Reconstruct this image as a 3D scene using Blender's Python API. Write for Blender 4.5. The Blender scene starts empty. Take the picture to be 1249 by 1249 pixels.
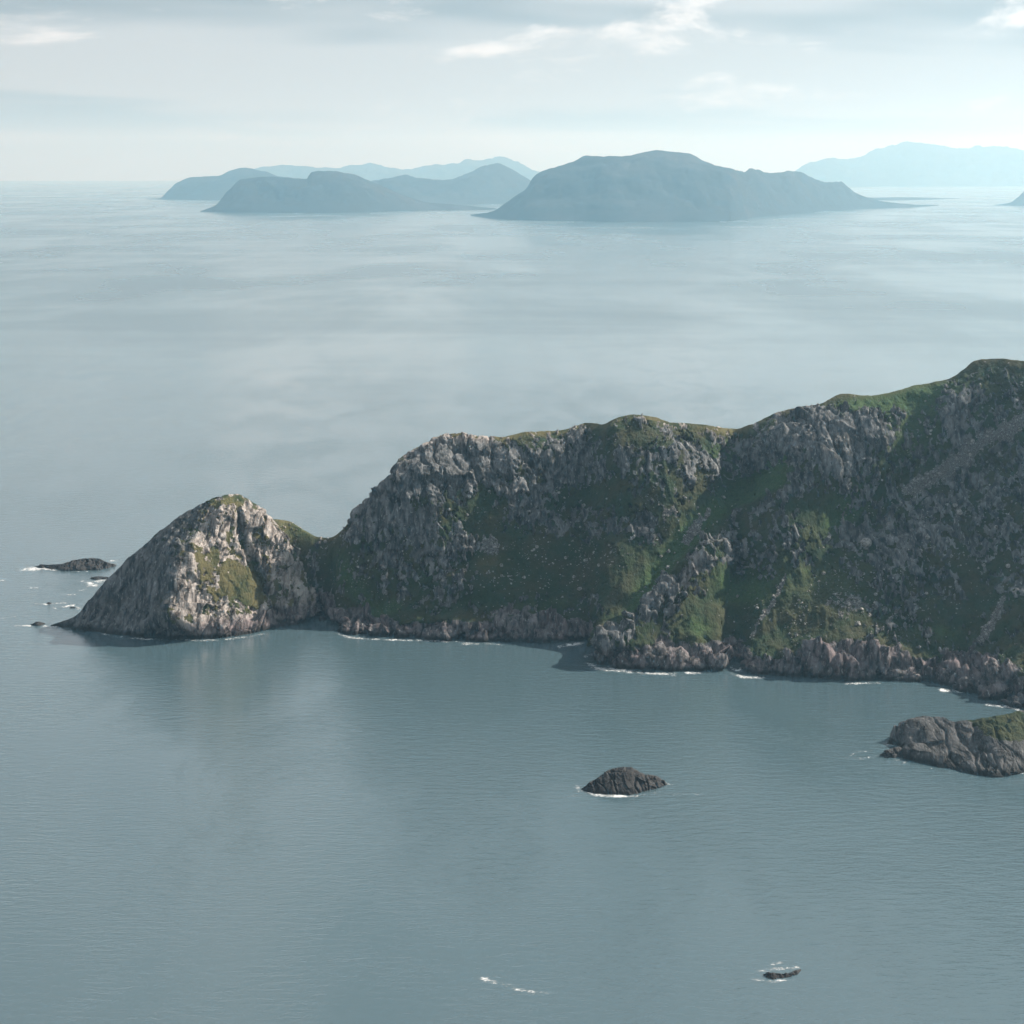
import bpy, math, time
import numpy as np
T0 = time.time()
R = math.radians
rng = np.random.default_rng(11)

# ------------------------------------------------------------------ camera, sky, sun, exposure
scene = bpy.context.scene
CAM_H = 500.0                      # camera height above the sea, metres
FOV = R(30.0)
F = 624.5 / math.tan(FOV / 2)      # focal length in units of the 1249-wide photograph
PITCH = math.atan((624.5 - 206.0) / F)
cd = bpy.data.cameras.new('camera'); cam = bpy.data.objects.new('camera', cd)
scene.collection.objects.link(cam)
cam.location = (0, 0, CAM_H); cam.rotation_euler = (R(90) - PITCH, 0, 0)
cd.angle = FOV; cd.clip_start = 1.0; cd.clip_end = 400000.0
scene.camera = cam

SUN_EL, SUN_AZ = 36.0, 66.0        # azimuth clockwise from +Y (straight ahead): right and beyond the headland
SKY_STRENGTH = 0.10
world = bpy.data.worlds.new('World'); scene.world = world; world.use_nodes = True

BANK_SCALE, BANK_OFF = 0.30, (21.3, 8.5, 0)
PUFF_SCALE, PUFF_OFF = 9.0, (25.1, 3.3, -0.03)
def build_world():
    nt = world.node_tree; N = nt.nodes; L = nt.links; N.clear()
    out = N.new('ShaderNodeOutputWorld'); bg = N.new('ShaderNodeBackground')
    bg.inputs['Strength'].default_value = SKY_STRENGTH
    L.new(bg.outputs[0], out.inputs[0])
    tc = N.new('ShaderNodeTexCoord'); sep = N.new('ShaderNodeSeparateXYZ'); L.new(tc.outputs['Generated'], sep.inputs[0])
    def math_(op, a, b=None, clamp=False):
        m = N.new('ShaderNodeMath'); m.operation = op; m.use_clamp = clamp
        for i, q in enumerate((a, b)):
            if q is None: continue
            if isinstance(q, (int, float)): m.inputs[i].default_value = q
            else: L.new(q, m.inputs[i])
        return m.outputs[0]
    zc = math_('MAXIMUM', sep.outputs['Z'], 0.004)
    comb = N.new('ShaderNodeCombineXYZ'); L.new(sep.outputs['X'], comb.inputs[0]); L.new(sep.outputs['Y'], comb.inputs[1]); L.new(zc, comb.inputs[2])
    sky = N.new('ShaderNodeTexSky'); sky.sky_type = 'NISHITA'; sky.sun_disc = False
    sky.sun_elevation = R(SUN_EL); sky.sun_rotation = R(SUN_AZ)
    sky.air_density = 1.0; sky.dust_density = 1.6; sky.ozone_density = 1.0; sky.altitude = 500
    L.new(comb.outputs[0], sky.inputs[0])
    # cloud deck: the view direction meets a layer overhead, so cover is even all over the sky
    den = math_('ADD', zc, 0.055)
    px = math_('DIVIDE', sep.outputs['X'], den); py = math_('DIVIDE', sep.outputs['Y'], den)
    cp = N.new('ShaderNodeCombineXYZ'); L.new(px, cp.inputs[0]); L.new(py, cp.inputs[1]); cp.inputs[2].default_value = 3.7
    def noise(scale, detail, rough, off, src=None, sc=(1, 1, 1)):
        mp = N.new('ShaderNodeMapping'); mp.inputs['Location'].default_value = off; mp.inputs['Scale'].default_value = sc
        L.new(src or cp.outputs[0], mp.inputs[0])
        n = N.new('ShaderNodeTexNoise'); n.inputs['Scale'].default_value = scale; n.inputs['Detail'].default_value = detail
        n.inputs['Roughness'].default_value = rough; n.inputs['Distortion'].default_value = 0.3
        L.new(mp.outputs[0], n.inputs['Vector']); return n.outputs['Fac']
    def ramp(fac, stops):
        r = N.new('ShaderNodeValToRGB'); r.color_ramp.interpolation = 'EASE'
        e = r.color_ramp.elements
        while len(e) < len(stops): e.new(0.5)
        for q, (p, c) in zip(e, stops): q.position = p; q.color = (*c, 1) if len(c) == 3 else c
        L.new(fac, r.inputs[0]); return r.outputs[0]
    def mix(fac, a, b):
        m = N.new('ShaderNodeMix'); m.data_type = 'RGBA'
        if isinstance(fac, (int, float)): m.inputs[0].default_value = fac
        else: L.new(fac, m.inputs[0])
        for i, q in ((6, a), (7, b)):
            if isinstance(q, tuple): m.inputs[i].default_value = (*q, 1)
            else: L.new(q, m.inputs[i])
        return m.outputs[2]
    k = 1.0 / SKY_STRENGTH
    veil = (0.325 * k, 0.338 * k, 0.352 * k)         # thin high overcast
    # the veil is a layer of even thickness: seen edge-on near the horizon it is dense, overhead it is thin
    thick = math_('DIVIDE', -0.95, math_('ADD', zc, 0.04))
    base = mix(math_('MULTIPLY', math_('SUBTRACT', 1.0, math_('EXPONENT', thick)), 0.92), sky.outputs[0], veil)
    bank = ramp(noise(BANK_SCALE, 3.0, 0.5, BANK_OFF), [(0.44, (0, 0, 0)), (0.60, (1, 1, 1))])
    grey = (0.17 * k, 0.195 * k, 0.212 * k)          # flat grey undersides
    clear = math_('EXPONENT', math_('DIVIDE', -0.022, zc))       # distant cloud is lost in the air before it
    c1 = mix(math_('MULTIPLY', math_('MULTIPLY', bank, clear), 1.25, True), base, grey)
    heads = ramp(noise(PUFF_SCALE, 9.0, 0.63, PUFF_OFF, comb.outputs[0], (1, 1, 3.2)), [(0.51, (0, 0, 0)), (0.65, (1, 1, 1))])
    white = (0.56 * k, 0.56 * k, 0.555 * k)          # sunlit cumulus heads
    c2 = mix(math_('MULTIPLY', math_('MULTIPLY', heads, clear), 1.3, True), c1, white)
    L.new(c2, bg.inputs['Color'])
build_world()

sd = bpy.data.lights.new('sun', 'SUN'); sun = bpy.data.objects.new('sun', sd); scene.collection.objects.link(sun)
sd.energy = 5.0; sd.angle = R(0.6); sd.color = (1.0, 0.93, 0.83)
from mathutils import Vector
sdir = Vector((math.sin(R(SUN_AZ)) * math.cos(R(SUN_EL)), math.cos(R(SUN_AZ)) * math.cos(R(SUN_EL)), math.sin(R(SUN_EL))))
sun.rotation_euler = sdir.to_track_quat('Z', 'Y').to_euler()
sun.location = (800, 2000, 1500)

vs = scene.view_settings
vs.view_transform = 'Standard'; vs.look = 'None'; vs.gamma = 1.0; vs.exposure = 0.85; vs.use_curve_mapping = False
scene.render.engine = 'CYCLES'
scene.cycles.use_denoising = True
scene.cycles.max_bounces = 6
scene.cycles.volume_bounces = 2

# ------------------------------------------------------------------ helpers
cp_, sp_ = math.cos(PITCH), math.sin(PITCH)
def ray(u, v):
    """direction through a point of the photograph (1249-pixel units)"""
    u = np.asarray(u, float); v = np.asarray(v, float)
    dx = (u - 624.5) / F; dy = (624.5 - v) / F
    return np.stack([dx, cp_ + dy * sp_, -sp_ + dy * cp_], -1)
def at_z(u, v, z=0.0):
    d = ray(u, v); t = (np.asarray(z) - CAM_H) / d[..., 2]
    return d * t[..., None] + np.array([0, 0, CAM_H])
def to_px(P):
    q = P - np.array([0, 0, CAM_H])
    f = q[..., 1] * cp_ - q[..., 2] * sp_; up = q[..., 1] * sp_ + q[..., 2] * cp_
    return 624.5 + F * q[..., 0] / f, 624.5 - F * up / f

PERM = np.concatenate([np.random.default_rng(3).permutation(256)] * 3).astype(np.int32)
G3 = np.random.default_rng(5).normal(size=(256, 3)); G3 /= np.linalg.norm(G3, axis=1)[:, None]; G3 = (G3 * 1.25).astype(np.float32)
def perlin(p):
    p = np.asarray(p, np.float32)
    shp = p.shape[:-1]; p = p.reshape(-1, 3)
    i = np.floor(p).astype(np.int32); f = p - i; i &= 255
    w = f * f * f * (f * (f * 6 - 15) + 10)
    r = 0
    for dx in (0, 1):
        a = PERM[i[:, 0] + dx]; wx = w[:, 0] if dx else 1 - w[:, 0]
        for dy in (0, 1):
            b = PERM[a + i[:, 1] + dy]; wy = w[:, 1] if dy else 1 - w[:, 1]
            for dz in (0, 1):
                g = G3[PERM[b + i[:, 2] + dz]]; wz = w[:, 2] if dz else 1 - w[:, 2]
                d = g[:, 0] * (f[:, 0] - dx) + g[:, 1] * (f[:, 1] - dy) + g[:, 2] * (f[:, 2] - dz)
                r = r + d * (wx * wy * wz)
    return r.reshape(shp)
def fbm(p, octaves=4, gain=0.5, kind=None):
    r, a, n = 0, 1.0, 0
    p = np.asarray(p, np.float32)
    for o in range(octaves):
        v = perlin(p + 17.3 * o)
        if kind == 'billow': v = np.abs(v) * 2 - 0.5
        elif kind == 'ridge': v = 0.5 - np.abs(v) * 2
        r = r + a * v; n += a; a *= gain; p = p * 2.03
    return r / n
def sstep(a, b, x):
    t = np.clip((x - a) / (b - a), 0, 1); return t * t * (3 - 2 * t)
def blob(u, v, cx, cy, rx, ry, ang=0.0):
    """soft ellipse, ang in degrees (counter-clockwise on the picture)"""
    c, s = math.cos(R(ang)), math.sin(R(ang))
    a = (u - cx) * c - (v - cy) * s; b = (u - cx) * s + (v - cy) * c
    return np.exp(-((a / rx) ** 2 + (b / ry) ** 2))
def seg(u, v, pts):
    """soft band along a polyline of (x, y, width)"""
    best = np.zeros_like(u)
    for (x0, y0, w0), (x1, y1, w1) in zip(pts[:-1], pts[1:]):
        dx, dy = x1 - x0, y1 - y0; L2 = dx * dx + dy * dy
        t = np.clip(((u - x0) * dx + (v - y0) * dy) / L2, 0, 1)
        d = np.hypot(u - x0 - t * dx, v - y0 - t * dy); w = w0 + (w1 - w0) * t
        best = np.maximum(best, np.exp(-(d / w) ** 2))
    return best
def smooth_interp(k, ks, vals):
    """monotone cubic interpolation"""
    ks = np.asarray(ks, float); vals = np.asarray(vals, float)
    h = np.diff(ks); d = np.diff(vals) / h
    m = np.zeros_like(vals); m[0], m[-1] = d[0], d[-1]
    same = d[:-1] * d[1:] > 0
    w1 = 2 * h[1:] + h[:-1]; w2 = h[1:] + 2 * h[:-1]
    with np.errstate(divide='ignore', invalid='ignore'):
        m[1:-1] = np.where(same, (w1 + w2) / (w1 / d[:-1] + w2 / d[1:]), 0)
    i = np.clip(np.searchsorted(ks, k) - 1, 0, len(h) - 1)
    t = (k - ks[i]) / h[i]
    return ((2*t**3 - 3*t**2 + 1) * vals[i] + (t**3 - 2*t**2 + t) * h[i] * m[i] + (-2*t**3 + 3*t**2) * vals[i+1] + (t**3 - t**2) * h[i] * m[i+1])

col = scene.collection
def grid_mesh(name, P, attrs=None, mat=None, parent=None, keep=None, smooth=True):
    nr, nc = P.shape[:2]
    idx = np.arange(nr * nc, dtype=np.int32).reshape(nr, nc)
    q = np.stack([idx[:-1, :-1], idx[:-1, 1:], idx[1:, 1:], idx[1:, :-1]], -1).reshape(-1, 4)
    if keep is not None: q = q[keep.reshape(-1)]
    return raw_mesh(name, P.reshape(-1, 3), q, attrs, mat, parent, smooth)
def raw_mesh(name, V, Q, attrs=None, mat=None, parent=None, smooth=True):
    me = bpy.data.meshes.new(name)
    n = Q.shape[1]
    me.vertices.add(len(V)); me.vertices.foreach_set('co', np.asarray(V, np.float32).ravel())
    me.loops.add(Q.size); me.loops.foreach_set('vertex_index', np.asarray(Q, np.int32).ravel())
    me.polygons.add(len(Q)); me.polygons.foreach_set('loop_start', np.arange(0, Q.size, n, dtype=np.int32))
    me.polygons.foreach_set('use_smooth', np.full(len(Q), smooth, bool))
    me.update(calc_edges=True)
    for k, a in (attrs or {}).items():
        at = me.attributes.new(k, 'FLOAT', 'POINT'); at.data.foreach_set('value', np.asarray(a, np.float32).ravel())
    if mat: me.materials.append(mat)
    o = bpy.data.objects.new(name, me); col.objects.link(o)
    if parent: o.parent = parent
    return o
def tag(o, label=None, cat=None, group=None, kind=None):
    if label: o['label'] = label
    if cat: o['category'] = cat
    if group: o['group'] = group
    if kind: o['kind'] = kind
    return o
def grid_normals(P):
    du = np.gradient(P, axis=1); dv = np.gradient(P, axis=0)
    n = np.cross(du, dv); n /= np.linalg.norm(n, axis=-1, keepdims=True) + 1e-9
    return n

class NT:
    """small node-tree writer"""
    def __init__(s, name):
        s.m = bpy.data.materials.new(name); s.m.use_nodes = True; s.t = s.m.node_tree; s.t.nodes.clear()
        s.out = s.t.nodes.new('ShaderNodeOutputMaterial')
    def n(s, typ, ins=None, **kw):
        x = s.t.nodes.new(typ)
        for k, v in kw.items(): setattr(x, k, v)
        for k, v in (ins or {}).items():
            if hasattr(v, 'is_output') or isinstance(v, bpy.types.NodeSocket): s.t.links.new(v, x.inputs[k])
            else: x.inputs[k].default_value = v
        return x
    def math(s, op, a, b=0.0, clamp=False):
        return s.n('ShaderNodeMath', {0: a, 1: b}, operation=op, use_clamp=clamp).outputs[0]
    def mix(s, f, a, b):
        a = (*a, 1) if isinstance(a, tuple) else a; b = (*b, 1) if isinstance(b, tuple) else b
        x = s.n('ShaderNodeMix', data_type='RGBA')
        for i, q in ((0, f), (6, a), (7, b)):
            if isinstance(q, bpy.types.NodeSocket): s.t.links.new(q, x.inputs[i])
            else: x.inputs[i].default_value = q
        return x.outputs[2]
    def attr(s, name): return s.n('ShaderNodeAttribute', attribute_name=name).outputs['Fac']
    def pos(s, scale=(1, 1, 1), rot=(0, 0, 0)):
        g = s.n('ShaderNodeNewGeometry').outputs['Position']
        return s.n('ShaderNodeMapping', {'Vector': g, 'Scale': scale, 'Rotation': rot}).outputs[0]
    def noise(s, vec, scale, detail=4.0, rough=0.55, dist=0.0):
        return s.n('ShaderNodeTexNoise', {'Vector': vec, 'Scale': scale, 'Detail': detail, 'Roughness': rough, 'Distortion': dist}).outputs['Fac']
    def ss(s, x, a, b):
        return s.n('ShaderNodeMapRange', {0: x, 1: a, 2: b, 3: 0.0, 4: 1.0}, interpolation_type='SMOOTHSTEP').outputs[0]

# ------------------------------------------------------------------ materials
def land_material(name='rock_and_turf', washed=0.0):
    m = NT(name)
    rock, scree, green, shore, sun_tint = (m.attr(k) for k in ('rock', 'scree', 'green', 'shore', 'sun_tint'))
    p = m.pos(); streak = m.pos((1, 0.35, 0.35), (0, 0.25, 0))
    n1 = m.noise(streak, 0.16, 6, 0.62, 0.6); n2 = m.noise(p, 0.035, 4, 0.6); n3 = m.noise(p, 0.55, 4, 0.6)
    # rock: blue grey with pale weathered faces
    rc = m.mix(m.ss(n1, 0.34, 0.70), (0.020, 0.023, 0.026), (0.19, 0.197, 0.203))
    rc = m.mix(m.math('MULTIPLY', m.ss(n2, 0.45, 0.7), 0.5), rc, (0.045, 0.046, 0.040))
    rc = m.mix(m.math('MULTIPLY', sun_tint, 0.6), rc, m.mix(m.ss(n1, 0.36, 0.62), (0.08, 0.062, 0.052), (0.60, 0.53, 0.48)))  # painted sunlight: rock goes paler and warmer under this mask
    pink = m.mix(m.ss(n1, 0.34, 0.66), (0.026, 0.022, 0.024), (0.185, 0.148, 0.153))
    rc = m.mix(m.math('MULTIPLY', shore, 0.85), rc, pink)
    lich = m.ss(m.noise(streak, 0.42, 5, 0.7), 0.56, 0.68)
    rc = m.mix(m.math('MULTIPLY', lich, 0.65), rc, (0.40, 0.405, 0.40))
    if washed: rc = m.mix(washed, rc, (0.030, 0.029, 0.028))       # sea-washed rock is darker than the crags
    # wet, weed-dark band just above the waterline
    z = m.n('ShaderNodeSeparateXYZ', {0: m.n('ShaderNodeNewGeometry').outputs['Position']}).outputs['Z']
    zz = m.math('ADD', z, m.math('MULTIPLY', m.math('SUBTRACT', n2, 0.5), 6.0))
    wet = m.math('SUBTRACT', 1.0, m.ss(zz, 2.0, 6.5))
    rc = m.mix(m.math('MULTIPLY', wet, 0.85), rc, (0.014, 0.014, 0.013))
    # turf: heather brown to green
    g1 = m.mix(m.ss(n2, 0.35, 0.65), (0.017, 0.036, 0.014), (0.044, 0.044, 0.021))
    g2 = m.mix(m.ss(n3, 0.35, 0.7), (0.024, 0.060, 0.018), (0.056, 0.092, 0.032))
    gc = m.mix(m.ss(m.math('ADD', green, m.math('MULTIPLY', m.math('SUBTRACT', n2, 0.5), 0.9)), 0.3, 0.85), g1, g2)
    gc = m.mix(m.math('MULTIPLY', m.ss(n3, 0.48, 0.72), 0.5), gc, (0.062, 0.058, 0.032))
    gc = m.mix(m.math('MULTIPLY', m.ss(m.noise(p, 0.24, 5, 0.7), 0.52, 0.66), 0.6), gc, (0.007, 0.013, 0.006))
    gc = m.mix(m.math('MULTIPLY', sun_tint, m.math('MULTIPLY', m.ss(n2, 0.3, 0.6), 0.7)), gc, (0.135, 0.118, 0.052))  # straw-coloured turf, also carrying the painted sunlight
    sc = m.mix(m.ss(m.noise(p, 0.8, 3, 0.7), 0.35, 0.68), (0.05, 0.05, 0.05), (0.17, 0.168, 0.165))
    edge = m.math('ADD', rock, m.math('MULTIPLY', m.math('SUBTRACT', n3, 0.5), 0.55))
    c = m.mix(m.ss(edge, 0.42, 0.58), gc, rc)
    c = m.mix(m.ss(m.math('ADD', scree, m.math('MULTIPLY', m.math('SUBTRACT', n3, 0.5), 0.5)), 0.4, 0.6), c, sc)
    bn = m.noise(streak, 0.45, 5, 0.65)
    bump = m.n('ShaderNodeBump', {'Strength': 1.0, 'Distance': 2.6, 'Height': bn})
    b = m.n('ShaderNodeBsdfPrincipled', {'Base Color': c, 'Roughness': 0.9, 'Specular IOR Level': 0.15, 'Normal': bump.outputs[0]})
    m.t.links.new(b.outputs[0], m.out.inputs[0]); return m.m
def stone_material():
    m = NT('loose_stone')
    p = m.pos(); n = m.noise(p, 0.5, 4, 0.6)
    c = m.mix(m.ss(n, 0.35, 0.65), (0.10, 0.099, 0.095), (0.34, 0.335, 0.32))
    b = m.n('ShaderNodeBsdfPrincipled', {'Base Color': c, 'Roughness': 0.9, 'Specular IOR Level': 0.15})
    m.t.links.new(b.outputs[0], m.out.inputs[0]); return m.m
def skerry_material():
    m = NT('dark_wet_rock')
    p = m.pos(); n = m.noise(p, 0.25, 5, 0.62, 0.5); n2 = m.noise(p, 0.9, 4, 0.6)
    c = m.mix(m.ss(n, 0.35, 0.66), (0.008, 0.008, 0.009), (0.026, 0.026, 0.027))
    c = m.mix(m.math('MULTIPLY', m.ss(n2, 0.6, 0.74), 0.5), c, (0.09, 0.087, 0.085))
    bump = m.n('ShaderNodeBump', {'Strength': 0.8, 'Distance': 0.8, 'Height': n2})
    b = m.n('ShaderNodeBsdfPrincipled', {'Base Color': c, 'Roughness': 0.75, 'Specular IOR Level': 0.3, 'Normal': bump.outputs[0]})
    m.t.links.new(b.outputs[0], m.out.inputs[0]); return m.m
def far_material():
    m = NT('far_hillside')
    p = m.pos((1, 1, 2)); n = m.noise(p, 0.0022, 5, 0.6); n2 = m.noise(p, 0.0006, 3, 0.5)
    c = m.mix(m.ss(n, 0.4, 0.65), (0.014, 0.019, 0.020), (0.040, 0.043, 0.045))
    c = m.mix(m.ss(n2, 0.4, 0.6), c, (0.017, 0.022, 0.023))
    b = m.n('ShaderNodeBsdfPrincipled', {'Base Color': c, 'Roughness': 0.95, 'Specular IOR Level': 0.1})
    m.t.links.new(b.outputs[0], m.out.inputs[0]); return m.m
def sea_material():
    m = NT('sea_water')
    p = m.pos()
    big = m.noise(m.pos((0.0011, 0.00042, 1)), 1.0, 4, 0.55, 0.4)     # wind lanes and slicks
    lane = m.noise(m.pos((0.00016, 0.0011, 1), (0, 0, 0.05)), 1.0, 4, 0.6, 0.3)
    w1 = m.noise(m.pos((0.055, 0.16, 1), (0, 0, 0.18)), 1.0, 4, 0.6, 0.3)
    w2 = m.noise(m.pos((0.20, 0.42, 1), (0, 0, -0.2)), 1.0, 3, 0.6)
    rip = m.math('ADD', m.math('MULTIPLY', w1, 1.0), m.math('MULTIPLY', w2, 0.35))
    wind = m.ss(m.math('ADD', m.math('MULTIPLY', big, 0.6), m.math('MULTIPLY', lane, 0.4)), 0.38, 0.62)
    rough = m.n('ShaderNodeMapRange', {0: wind, 1: 0.0, 2: 1.0, 3: 0.06, 4: 0.15}).outputs[0]
    paws = m.ss(m.noise(m.pos((0.010, 0.004, 1), (0, 0, 0.12)), 1.0, 4, 0.6, 0.5), 0.36, 0.66)
    amp = m.n('ShaderNodeMapRange', {0: m.math('ADD', m.math('MULTIPLY', wind, 0.5), m.math('MULTIPLY', paws, 0.5)), 1: 0.0, 2: 1.0, 3: 0.08, 4: 0.8}).outputs[0]
    yy = m.n('ShaderNodeSeparateXYZ', {0: p}).outputs['Y']
    amp = m.math('MULTIPLY', amp, m.math('SUBTRACT', 1.0, m.math('MULTIPLY', m.ss(yy, 2300.0, 7000.0), 0.9)))   # shorter chop in the lee of the headland
    rough = m.math('ADD', rough, m.math('MULTIPLY', m.ss(yy, 2300.0, 9000.0), m.math('ADD', 0.11, m.math('MULTIPLY', m.ss(big, 0.36, 0.64), 0.05))))      # open-sea chop too small to model
    bump = m.n('ShaderNodeBump', {'Strength': amp, 'Distance': 1.4, 'Height': rip})
    deep = m.mix(big, (0.052, 0.092, 0.110), (0.066, 0.106, 0.125))
    b = m.n('ShaderNodeBsdfPrincipled', {'Base Color': deep, 'Roughness': rough, 'IOR': 1.5, 'Specular IOR Level': 1.0, 'Normal': bump.outputs[0]})
    m.t.links.new(b.outputs[0], m.out.inputs[0]); return m.m
def foam_material():
    m = NT('sea_foam')
    a = m.attr('foam'); n = m.noise(m.pos((0.32, 0.42, 1)), 1.0, 5, 0.7, 0.9)
    f = m.ss(m.math('ADD', a, m.math('MULTIPLY', m.math('SUBTRACT', n, 0.5), 2.2)), 0.42, 1.15)
    d = m.n('ShaderNodeBsdfDiffuse', {'Color': (0.62, 0.65, 0.66, 1)}); t = m.n('ShaderNodeBsdfTransparent')
    mx = m.n('ShaderNodeMixShader', {0: f, 1: t.outputs[0], 2: d.outputs[0]})
    m.t.links.new(mx.outputs[0], m.out.inputs[0]); return m.m
ISLET = land_material('sea_washed_rock_and_turf', 0.45)
LAND, STONE, SKERRY, FAR, SEA, FOAM = land_material(), stone_material(), skerry_material(), far_material(), sea_material(), foam_material()

# ------------------------------------------------------------------ sea: one sheet to the horizon
SEA_R = 85000.0
def build_sea():
    rad = np.concatenate([[0.0], np.geomspace(200, SEA_R, 28)]); ang = np.linspace(0, 2 * np.pi, 193)[:-1]
    V = [np.array([[0, 0, 0.0]])]
    for r in rad[1:]: V.append(np.stack([r * np.cos(ang), r * np.sin(ang), 0 * ang], -1))
    V = np.concatenate(V); n = len(ang); Q = []
    for k in range(1, len(rad) - 1):
        a = 1 + (k - 1) * n + np.arange(n); b = 1 + (k - 1) * n + (np.arange(n) + 1) % n
        Q.append(np.stack([a, a + n, b + n, b], -1))
    o = raw_mesh('sea', V, np.concatenate(Q), None, SEA)
    import bmesh
    bm = bmesh.new(); bm.from_mesh(o.data); bm.verts.ensure_lookup_table()
    bm.faces.new([bm.verts[1 + i] for i in range(n)]).smooth = True; bm.to_mesh(o.data); bm.free()
    return tag(o, 'calm grey blue sea with faint ripples and wind lanes', 'sea', kind='structure')
build_sea()

# ------------------------------------------------------------------ land built as lofted coast-to-crest surfaces
def loft(shore, ridge, slope, prof, n_s, n_f, back, n_b=40, skirt=6.0, back_z=-8.0, keys=None, ease=0):
    """shore and ridge: (key, u, v) stations; slope: (key, k); prof: list of (key, [(h, w), ...])"""
    sk = np.array([q[0] for q in shore], float)
    s = np.linspace(sk[0], sk[-1], n_s) if keys is None else keys
    su, sv = (smooth_interp(s, sk, [q[i] for q in shore]) for i in (1, 2))
    rk = [q[0] for q in ridge]
    ru, rv = (smooth_interp(s, rk, [q[i] for q in ridge]) for i in (1, 2))
    k = np.interp(s, [q[0] for q in slope], [q[1] for q in slope])
    S = at_z(su, sv, 0.0); ds = np.hypot(S[:, 0], S[:, 1])
    dr = ray(ru, rv); hd = np.hypot(dr[:, 0], dr[:, 1]); tb = -dr[:, 2] / hd
    d = (CAM_H + k * ds) / (k + tb); Rg = dr * (d / hd)[:, None] + np.array([0, 0, CAM_H])
    tt = np.linspace(0, 1, n_f)
    H = np.zeros((n_f, n_s)); W = np.zeros((n_f, n_s))
    pk = np.array([q[0] for q in prof], float); hs, ws = [], []
    for _, pts in prof:
        a = np.array(pts, float); x = np.linspace(0, 1, 400); hx = x; wx = smooth_interp(x, a[:, 0], a[:, 1])
        L = np.concatenate([[0], np.cumsum(np.hypot(np.diff(hx) * 0.8, np.diff(wx)))]); L /= L[-1]
        hs.append(np.interp(tt, L, hx)); ws.append(np.interp(tt, L, wx))
    hs, ws = np.array(hs), np.array(ws)
    for j in range(n_f):
        H[j] = np.interp(s, pk, hs[:, j]); W[j] = np.interp(s, pk, ws[:, j])
    P = np.zeros((n_f, n_s, 3))
    P[..., :2] = S[None, :, :2] + (Rg - S)[None, :, :2] * H[..., None]
    if ease:            # coves and points of the shore die out up the slope
        x = np.arange(-2 * ease, 2 * ease + 1); g = np.exp(-(x / ease) ** 2); g /= g.sum()
        Sm = np.stack([np.convolve(np.pad(S[:, i], 2 * ease, mode='edge'), g, 'valid') for i in (0, 1)], -1)
        P[..., :2] += (Sm - S[:, :2])[None] * (sstep(0.03, 0.30, H) * (1 - H))[..., None]
    P[..., 2] = Rg[None, :, 2] * W
    # beyond the crest
    b = np.linspace(0, 1, n_b + 1)[1:]
    bw = np.interp(s, [q[0] for q in back], [q[1] for q in back])
    dirh = dr[:, :2] / hd[:, None]
    B = np.zeros((n_b, n_s, 3))
    B[..., :2] = Rg[None, :, :2] + dirh[None] * (bw[None, :] * b[:, None])[..., None]
    fall = (0.25 * b + 0.75 * b * b * (3 - 2 * b))[:, None]
    B[..., 2] = Rg[None, :, 2] * (1 - fall) + back_z * fall
    K = np.stack([np.concatenate([S[:, :2] - dirh * 1.5 * q, np.full((n_s, 1), -skirt * q)], 1) for q in (1.0, 0.5)])
    P = np.concatenate([K, P, B]); t = np.concatenate([[-0.02, -0.01], tt, 1 + b])
    return P, s, t
def taper(s, a, b, w0, w1): return sstep(a, a + w0, s) * (1 - sstep(b - w1, b, s))

RH = np.random.default_rng(9).uniform(-1, 1, (256, 7)).astype(np.float32)
def facets(q):
    """nearest-cell plates: each has its own offset and tilt, so faces are planar and edges sharp"""
    shp = q.shape[:-1]; q = np.asarray(q, np.float32).reshape(-1, 3)
    b = np.floor(q - 0.5).astype(np.int32)
    best = np.full(len(q), 1e9, np.float32); out = np.zeros(len(q), np.float32)
    for dx in (0, 1):
        for dy in (0, 1):
            for dz in (0, 1):
                c = b + np.array([dx, dy, dz], np.int32); k = c & 255
                h = PERM[PERM[PERM[k[:, 0]] + k[:, 1]] + k[:, 2]]; r = RH[h]
                e = q - (c + 0.5 + 0.42 * r[:, :3]); d = (e * e).sum(1); m = d < best
                best = np.where(m, d, best)
                out = np.where(m, 0.55 * r[:, 3] + 1.1 * (e * r[:, 4:7]).sum(1), out)
    return out.reshape(shp)
def rock_relief(P, rock, scale=1.0, lean=0.25):
    """crag relief in metres: tilted plates at three sizes, split by narrow joints"""
    c = scale
    wx, wy, wz = (fbm(P / (40 * c) + o, 3) for o in (5, 9, 13))
    wp = P + 10 * c * np.stack([wx, wy, wz], -1)
    q = wp.copy(); q[..., 0] = wp[..., 0] + lean * wp[..., 2]
    f = np.array([1, 0.45, 0.45])
    jointed = 0.15 + 0.85 * sstep(-0.12, 0.18, fbm(P / (70 * c) + 77, 2))
    d = 8.0 * c * fbm(wp / (48 * c) + 21, 3, 0.5)
    d = d + 8.0 * c * facets(q * np.array([1, .6, .6]) / (46 * c) + 171)
    d = d + 4.6 * c * facets(q * f / (21 * c) + 11)
    d = d + 3.0 * c * jointed * facets(q * np.array([1, 0.6, 0.6]) / (9 * c) + 71)
    d = d + 1.35 * c * jointed * facets(wp / (4.2 * c) + 131)
    d = d - 5.0 * c * np.exp(-(perlin(q * f / (27 * c) + 31) / 0.06) ** 2)
    d = d - 2.4 * c * jointed * np.exp(-(perlin(q * f / (11 * c) + 47) / 0.08) ** 2)
    return d * rock

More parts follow.
